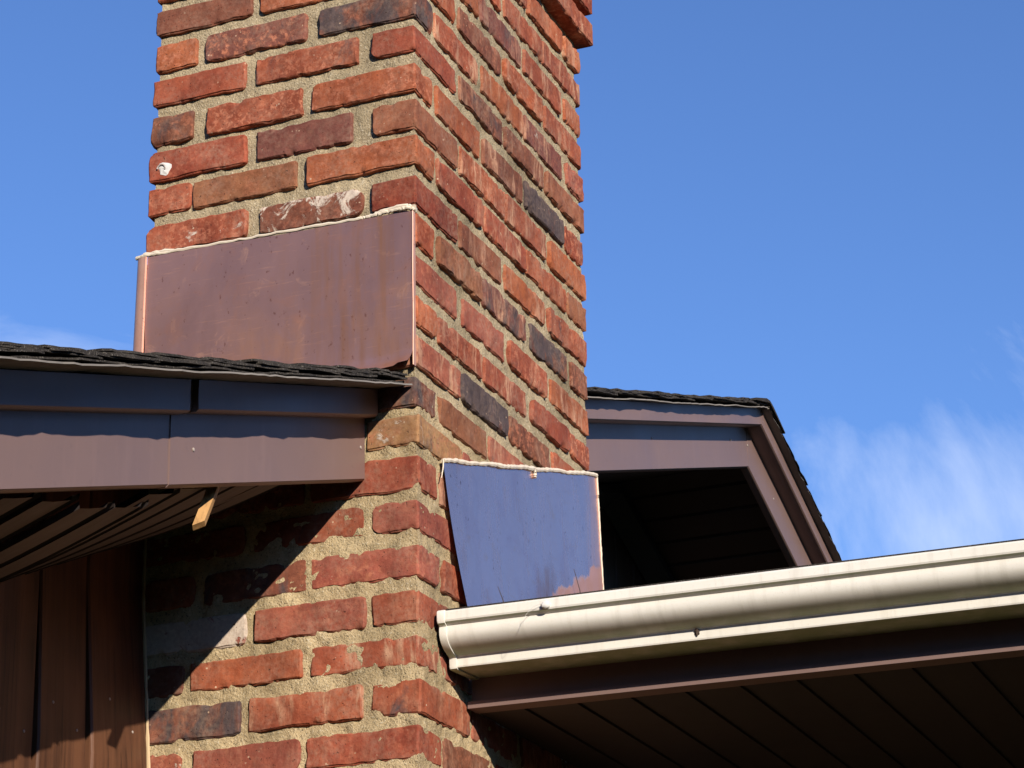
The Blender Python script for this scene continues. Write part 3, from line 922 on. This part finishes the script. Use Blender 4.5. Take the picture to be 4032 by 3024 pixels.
# loosened soffit panels on the near side, hanging towards the wall
def hanging_panel(yc, w, drop, tilt, seed):
    rr = random.Random(seed)
    xo, xi = XF - .024, -.489
    rows = []
    n = 10
    for i in range(n + 1):
        t = i / n
        x = xo + (xi - xo) * t
        z0 = zr(yc, -.2455) - drop - math.tan(math.radians(tilt)) * (xo - x) - .010 * math.sin(math.pi * t)
        h = w / 2
        tw = rr.uniform(-.0006, .0006)
        sec = [(-h, .010), (-h + .002, .0), (-h * .35, -.0008 + tw), (h - .022, 0), (h - .018, .007), (h - .006, .007), (h - .002, .001), (h, .010)]
        rows.append([(x, yc + dy, z0 + dz + M4 * dy) for dy, dz in sec])
    VF = loft(rows)
    return VF[0], [f[::-1] for f in VF[1]]
hp = [(-1.14, .0, 16), (-1.05, .004, 16), (-.962, .008, 16.5), (-.873, .014, 16.5), (-.784, .026, 16.5), (-.695, .027, 16.3), (-.608, .010, 16.5),
      (-.520, .003, 15.5), (-.432, .001, 14), (-.345, .0, 12.5), (-.270, .0, 11)]
for i, (yy, d, tl) in enumerate(hp):
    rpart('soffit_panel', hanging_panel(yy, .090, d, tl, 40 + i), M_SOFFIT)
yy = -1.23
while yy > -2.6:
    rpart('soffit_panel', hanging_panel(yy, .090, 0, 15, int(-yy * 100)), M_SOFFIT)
    yy -= .089

# ------------------------------------------------------------------ gable wall of stained boards
wall = empty('board_wall', (XW, 0, GZ))
tag(wall, 'dark stained vertical board wall under the gable, sunlit along its foot', 'wall')
def wboard(y0, y1, x_top, lean, name='board', ztop_c=-.112, z0=GZ, mat=None):
    zt = zr((y0 + y1) / 2, ztop_c) if True else 0
    zsn = [z0, -1.2, -.9, -.7, -.55, -.4, -.25, zt] if zt > -.2 else [z0, -1.2, -.9, -.7, zt]
    rows = []
    for z in zsn:
        xx = x_top + lean * max(0.0, min(1.0, (-.40 - z) / .30))
        a, b = y0 + .0012, y1 - .0012
        rows.append([(xx - .018, a, z), (xx - .003, a, z), (xx, a + .004, z), (xx, b - .004, z), (xx - .003, b, z), (xx - .018, b, z)])
    VF = loft(rows, True, True)
    return mesh_obj(name, [(v[0] - XW, v[1], v[2] - GZ) for v in VF[0]], VF[1], mat or M_SIDING, wall)
edges = [-.002, -.178, -.318, -.455, -.595, -.735, -.875, -1.015, -1.155, -1.295, -1.435, -1.575, -1.715, -1.855, -1.995, -2.135]
for i in range(len(edges) - 1):
    zc = zr((edges[i] + edges[i + 1]) / 2, -.112)
    o = wboard(edges[i + 1], edges[i], -.5085, .022 if i == 0 else (.012 if i == 1 else .004))
    if i < 3:
        for yy, z in (((edges[i] + edges[i + 1]) / 2 - .03, -.60 - i * .04), ((edges[i] + edges[i + 1]) / 2 + .04, -.64 - i * .03)):
            xx = -.5085 + (.022, .012, .004)[i] * max(0, min(1, (-.40 - z) / .30))
            rows = [[(xx + dx - XW, yy + r_ * math.cos(t), z + r_ * math.sin(t) - GZ) for t in [2 * math.pi * j / 8 for j in range(8)]]
                    for r_, dx in ((.0026, -.001), (.0024, .0008), (.001, .0013))]
            VF = loft(rows, True, True)
            mesh_obj('nail_head', VF[0], VF[1], M_NAIL, o)
y = CD + .012
while y < 2 * YR + 2.2:
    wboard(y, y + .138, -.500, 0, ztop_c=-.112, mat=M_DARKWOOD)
    y += .140
# aged caulk between boards and brick
path = []
for i in range(60):
    z = -.20 - i * (1.0 / 59)
    xx = -.5085 + .022 * max(0, min(1, (-.40 - z) / .30))
    path.append((xx + .0015 - XW, -.0035, z - GZ))
VF = tube(path, .0030, 6, .25, 3)
mesh_obj('caulk_bead', VF[0], VF[1], M_CAULK, wall, smooth=True)

# stray lath poking down out of the opened soffit
la = Vector((-.124, -.459, -.398))
lb = Vector((-.128, -.490, -.462))
ax_ = (lb - la).normalized()
s1 = ax_.cross(Vector((1, .4, 0))).normalized()
s2 = ax_.cross(s1)
pts = []
for p, sk in ((la - ax_ * .05, 0), (lb, .012)):
    pts.append([tuple(p + s1 * .006 + s2 * .0075 + ax_ * sk), tuple(p - s1 * .006 + s2 * .0075 + ax_ * sk), tuple(p - s1 * .006 - s2 * .0075), tuple(p + s1 * .006 - s2 * .0075)])
VF = loft(pts, True, True)
lath = mesh_obj('wooden_lath', [tuple(Vector(v) - la) for v in VF[0]], VF[1], M_LATH, None, la)
tag(lath, 'short raw pine lath poking down below the left fascia', 'lath')

# ------------------------------------------------------------------ lower roof with gutter
DZ = -.0118                         # the eave falls slightly to the right
def zl(x): return DZ * x
low = empty('lower_roof', (1.5, .2, GZ))
tag(low, 'low brown eave roof butting against the right side of the chimney', 'roof')
def lpart(name, VF, mat, smooth=False, parent=None):
    return mesh_obj(name, [(v[0] - 1.5, v[1] - .2, v[2] - GZ + zl(v[0])) for v in VF[0]], VF[1], mat, parent or low, smooth=smooth)
XE = 3.0
YFA = .2065
def along_x(prof, x0, x1, n=40, close=True, caps=True):
    rows = [[(x0 + (x1 - x0) * i / n, a, b) for a, b in prof] for i in range(n + 1)]
    VF = loft(rows, close, caps)
    return VF[0], [f[::-1] for f in VF[1]]
lf = lpart('fascia', along_x([(YFA, -.455), (YFA, -.590), (YFA - .018, -.5915), (YFA - .019, -.6035), (YFA + .020, -.6035), (YFA + .020, -.455)], .004, XE), M_BROWN)
x = .004
i = 0
while x < XE:
    prof_w = .0935
    a, b = x, x + prof_w
    g_ = .012
    sec = [(a, -.5925), (a + .002, -.6015), (b - g_, -.6015), (b - g_ + .001, -.5975), (b, -.5975)]
    rows = [[(px, yy, pz) for px, pz in sec] for yy in (YFA + .021, 1.45)]
    VF = loft(rows)
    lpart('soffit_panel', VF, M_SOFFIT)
    x += prof_w
RL = .262
def zlow(yy, c): return -.462 + RL * (yy - .13) + c
lpart('roof_deck', loft([[(.006, yy, zlow(yy, -.020)), (XE, yy, zlow(yy, -.020)), (XE, yy, zlow(yy, 0)), (.006, yy, zlow(yy, 0))] for yy in (.14, 2.0)], True, True), M_DECK)
lpart('drip_edge', along_x([(.085, -.4655), (.084, -.4715), (.086, -.4715), (.0875, -.4665), (.20, -.446), (.20, -.444)], .008, XE), M_BROWN)
for i in range(13):
    y0 = .088 + i * EXPO
    y1 = min(y0 + .25, 2.0)
    n = 60
    rows = []
    for j in range(n + 1):
        xx = .010 + (XE - .01) * j / n
        rows.append([(xx, y0, zlow(y0, .009)), (xx, y0, zlow(y0, .014)), (xx, y1, zlow(y1, .007)), (xx, y1, zlow(y1, .002))])
    lpart('shingle', loft(rows, True, True), M_SHINGLE)
# back wall of the recess below this roof
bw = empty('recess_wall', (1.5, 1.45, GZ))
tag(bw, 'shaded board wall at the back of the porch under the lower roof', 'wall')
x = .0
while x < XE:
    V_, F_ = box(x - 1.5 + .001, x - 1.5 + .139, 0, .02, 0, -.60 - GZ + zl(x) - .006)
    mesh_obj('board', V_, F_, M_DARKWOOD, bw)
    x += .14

# ------------------------------------------------------------------ gutter
gut = empty('rain_gutter', (.009, .13, -.55))
tag(gut, 'cream white ogee rain gutter running right from the chimney', 'gutter')
def gpart(name, VF, mat, smooth=False, parent=None):
    return mesh_obj(name, [(v[0] - .009, v[1] - .13, v[2] + .55 + zl(v[0])) for v in VF[0]], VF[1], mat, parent or gut, smooth=smooth)
def catmull(pts, sub):
    out = []
    for i in range(len(pts) - 1):
        p0, p1, p2, p3 = pts[max(i - 1, 0)], pts[i], pts[i + 1], pts[min(i + 2, len(pts) - 1)]
        for s in range(sub):
            t = s / sub
            out.append(tuple(.5 * ((2 * p1[a]) + (-p0[a] + p2[a]) * t + (2 * p0[a] - 5 * p1[a] + 4 * p2[a] - p3[a]) * t * t +
                                   (-p0[a] + 3 * p1[a] - 3 * p2[a] + p3[a]) * t ** 3) for a in (0, 1)))
    out.append(pts[-1])
    return out
ogee = catmull([(.0700, -.4935), (.0690, -.5030), (.0710, -.5118), (.0768, -.5195), (.0860, -.5262), (.0960, -.5308), (.1030, -.5332)], 4)
outer = [(.078, -.4745), (.076, -.4705), (.063, -.4700), (.0605, -.4715), (.0600, -.4735), (.0600, -.4860), (.0612, -.4888), (.0660, -.4905)] + ogee + \
        [(.1072, -.5348), (.1088, -.5366), (.1095, -.5390), (.1097, -.5512), (.1106, -.5535), (.1130, -.5543), (.2030, -.5498)]
def gprofile(t=.0012):
    inn = []
    P = outer
    for i, p in enumerate(P):
        a, b = P[max(i - 1, 0)], P[min(i + 1, len(P) - 1)]
        d = Vector((b[0] - a[0], b[1] - a[1])).normalized()
        inn.append((p[0] - d.y * t * 1.0, p[1] + d.x * t))
    back = [(.2030, -.4600), (.2018, -.4600), (.2018, -.5478)]
    return P + back[:1] + back[1:] + inn[::-1][1:]
n = 60
rows = []
for i in range(n + 1):
    xx = .010 + (XE - .01) * i / n
    wz = .0009 * float(vnoise(np.array([[xx, 0, 0]]), 3.0, 5)[0])
    rows.append([(xx, a, b + wz) for a, b in gprofile()])
VF = loft(rows, True, True)
gpart('trough', (VF[0], [f[::-1] for f in VF[1]]), M_GUTTER)
# end cap: plate plus a crimped flange that hugs the profile
cap = []
offs = []
for i, p in enumerate(outer):
    a, b = outer[max(i - 1, 0)], outer[min(i + 1, len(outer) - 1)]
    d = Vector((b[0] - a[0], b[1] - a[1])).normalized()
    offs.append((p[0] + d.y * .0020, p[1] - d.x * .0020))
rows = []
for xx, o_ in ((.0195, 0.02), (.0190, .9), (.0165, 1.05), (.0080, 1.05), (.0066, .95), (.0060, .6)):
    rows.append([(xx, p[0] + (q[0] - p[0]) * o_, p[1] + (q[1] - p[1]) * o_) for p, q in zip(outer, offs)])
VF = loft(rows)
gpart('end_cap', (VF[0], VF[1]), M_GUTTER, True)
V_ = [(.0060, p[0], p[1]) for p in outer] + [(.0060, .203, -.460)]
gpart('end_plate', (V_, [tuple(range(len(V_)))]), M_GUTTER)
# cocoon stuck under the lip with a loose thread, and a scrap of dirt on the lower bead
coc = empty('spider_cocoon', (.197, .058, -.4835))
tag(coc, 'tiny white spider cocoon with loose thread on the gutter lip', 'cocoon')
def blob(c, r, sq, seed, n=10, m=14, amp=.25):
    rows = []
    for i in range(n + 1):
        a = -math.pi / 2 + math.pi * i / n
        rw = []
        for j in range(m):
            t = 2 * math.pi * j / m
            d = np.array([[math.cos(a) * math.cos(t), math.cos(a) * math.sin(t), math.sin(a)]])
            k = r * (1 + amp * float(vnoise(d, 2.2, seed)[0]))
            rw.append((c[0] + d[0, 0] * k * sq[0], c[1] + d[0, 1] * k * sq[1], c[2] + d[0, 2] * k * sq[2]))
        rows.append(rw)
    return loft(rows, True, True)
VF = blob((0, 0, 0), .0070, (1.1, .8, .9), 4)
mesh_obj('silk_ball', VF[0], VF[1], M_WEB, coc, smooth=True)
VF = tube([(-.006, -.004, .002), (-.02, -.006, -.003), (-.032, -.006, -.014), (-.037, -.005, -.028), (-.045, -.004, -.034), (-.047, -.003, -.026)], .0003, 5)
mesh_obj('thread', VF[0], VF[1], M_WEB, coc)
bug = mesh_obj('dirt_scrap', *blob((0, 0, 0), .0050, (.8, .6, 1.1), 9, amp=.6), M_BUG, None, (.432, .1085, -.5455), smooth=True)
tag(bug, 'small dark scrap of dirt clinging to the gutter lower bead', 'debris')

# ------------------------------------------------------------------ copper flashing, front
cf = empty('front_copper_flashing', (-.26, -.006, 0))
tag(cf, 'dull brown copper flashing sheet on the front of the chimney', 'flashing')
def cpart(root, name, VF, mat, smooth=True):
    L = root.location
    return mesh_obj(name, [(v[0] - L[0], v[1] - L[1], v[2] - L[2]) for v in VF[0]], VF[1], mat, root, smooth=smooth)
nx, nz_ = 60, 34
rows = []
for i in range(nx + 1):
    t = i / nx
    x = -.521 + .5175 * t
    ztp = .2345 - .0110 * t + .0008 * math.sin(9 * t)
    zbt = -.076 + .012 * (t ** 3) + (.004 if t > .95 else 0)
    r_ = []
    for j in range(nz_ + 1):
        s = j / nz_
        z = ztp + (zbt - ztp) * s
        yv = -.0075 - .0030 * float(vnoise(np.array([[x, z, 0]]), 6, 8)[0]) - .002 * s
        if s > .90:
            yv -= ((s - .90) / .10) ** 1.6 * .022
        r_.append((x, yv, z))
    rows.append(r_)
VF = loft(rows)
cpart(cf, 'sheet', (VF[0], [f[::-1] for f in VF[1]]), M_COP_F)
# folded right arris of the sheet
rows = []
for j in range(nz_ + 1):
    z = .2235 + (-.060 - .2235) * j / nz_
    wv = .0006 * math.sin(z * 40)
    rows.append([(-.0040, -.0085 + wv, z), (-.0028, -.0100 + wv, z), (-.0018, -.0090 + wv, z), (-.0018, .0005, z)])
VF = loft(rows)
cpart(cf, 'folded_edge', VF, M_COP_S, False)
# rounded left corner piece with its folded seam
rows = []
for j in range(13):
    s = j / 12
    z = .2350 + (-.10 - .2350) * s
    fl = .004 * s
    rows.append([(-.5215, -.0085 - .002 * s, z), (-.5230, -.0125 - .002 * s, z), (-.5255, -.0120 - .002 * s, z)] +
                [(-.5255 - (.020 + fl) * math.sin(a), -.0120 - .002 * s + .014 * (1 - math.cos(a)), z) for a in [math.pi / 2 * k / 8 for k in range(1, 9)]] +
                [(-.5462 - fl, .10, z), (-.5462 - fl, .84, z)])
VF = loft(rows)
cpart(cf, 'corner_piece', VF, M_COP_S)
def bead(root, name, path, rad, seed, sub=6):
    P = []
    for a, b in zip(path, path[1:]):
        for k in range(sub):
            P.append(Vector(a).lerp(Vector(b), k / sub))
    P.append(Vector(path[-1]))
    L = Vector(root.location)
    rr = random.Random(seed)
    P2 = [p - L + Vector((0, rr.uniform(-.0008, .0008), rr.uniform(-.0010, .0010))) for p in P]
    lump = [rr.random() for _ in P2]
    lump = [(lump[max(i - 1, 0)] + lump[i] * 2 + lump[min(i + 1, len(lump) - 1)]) / 4 for i in range(len(lump))]
    VF = tube(P2, lambda t: rad * (.75 + .5 * lump[min(int(t * len(lump)), len(lump) - 1)]), 8, .1, seed)
    return mesh_obj(name, VF[0], VF[1], M_SEAL, root, smooth=True)
bead(cf, 'sealant_bead', [(-.546, -.004, .2380), (-.525, -.006, .2395), (-.48, -.006, .2370), (-.40, -.006, .2355), (-.30, -.006, .2335), (-.20, -.006, .2315),
                          (-.10, -.006, .2290), (-.085, -.006, .2300), (-.06, -.006, .2310), (-.03, -.006, .2325), (-.012, -.005, .2320), (.0015, -.001, .2270)], .0033, 6, 8)
bead(cf, 'sealant_bead', [(-.530, -.004, .2410), (-.505, -.004, .2425), (-.470, -.004, .2390)], .0045, 9, 6)
bead(cf, 'sealant_bead', [(-.075, -.004, .2335), (-.045, -.004, .2370), (-.015, -.003, .2375), (-.003, -.002, .2330)], .0042, 12, 5)

# ------------------------------------------------------------------ copper flashing, right side
cs = empty('side_copper_flashing', (.006, .45, -.2))
tag(cs, 'bluish reflective copper flashing sheet on the right side above the gutter', 'flashing')
rows = []
n1, n2 = 46, 24
TL, TR, BR, BL = (.0914, -.2024), (.846, .0113), (.862, -.262), (.171, -.470)
for i in range(n1 + 1):
    t = i / n1
    r_ = []
    for j in range(n2 + 1):
        s = j / n2
        yy = (TL[0] * (1 - t) + TR[0] * t) * (1 - s) + (BL[0] * (1 - t) + BR[0] * t) * s
        zz = (TL[1] * (1 - t) + TR[1] * t) * (1 - s) + (BL[1] * (1 - t) + BR[1] * t) * s
        yy -= .012 * math.sin(math.pi * s) * (1 - t) ** 3
        xv = .0065 + .010 * s * (1 - t) ** 1.5 + .004 * s + .0022 * float(vnoise(np.array([[zz, yy, 1]]), 5, 21)[0])
        r_.append((xv, yy, zz))
    rows.append(r_)
VF = loft(rows)
cpart(cs, 'sheet', (VF[0], [f[::-1] for f in VF[1]]), M_COP_R)
# turned back far edge
last = rows[-1]
e2 = [[(p[0], p[1], p[2]), (p[0] + .0015, p[1] + .003, p[2]), (p[0] - .002, p[1] + .005, p[2]), (-.006, p[1] + .004, p[2])] for p in last]
cpart(cs, 'turned_edge', loft(e2), M_COP_S)
pth = []
for i in range(15):
    t = i / 14
    pth.append((.0065, TL[0] + (TR[0] - TL[0]) * t, TL[1] + (TR[1] - TL[1]) * t + .0035 + .0015 * math.sin(i * 2.1)))
bead(cs, 'sealant_bead', pth, .0044, 31, 7)
bead(cs, 'sealant_drip', [(.0085, .508, -.081), (.0095, .508, -.090), (.009, .508, -.098)], .0028, 33, 4)
bead(cs, 'sealant_drip', [(.0070, .090, -.197), (.0080, .086, -.215), (.0065, .083, -.232)], .0010, 34, 4)
pth = [(.0085, p[1] + .002, p[2]) for p in last[::2]]
bead(cs, 'sealant_bead', pth, .0018, 35, 5)

# dry needles caught behind the gutter
for (p, lab) in (([(.030, .30, -.415), (.029, .29, -.392), (.026, .275, -.372)], None),
                 ([(.022, .700, -.300), (.024, .688, -.268), (.022, .664, -.232)], None)):
    q = Vector(p[0])
    VF = tube([tuple(Vector(a) - q) for a in p], lambda t: .0012 * (1 - .6 * t), 5)
    o = mesh_obj('dry_needle', VF[0], VF[1], M_BUG, None, q)
    near = p[0][1] < .4
    tag(o, 'short dark pine needle at the left foot of the blue copper sheet' if near else 'dark curved pine needle at the right foot of the blue copper sheet', 'needle', 'needles behind the gutter')
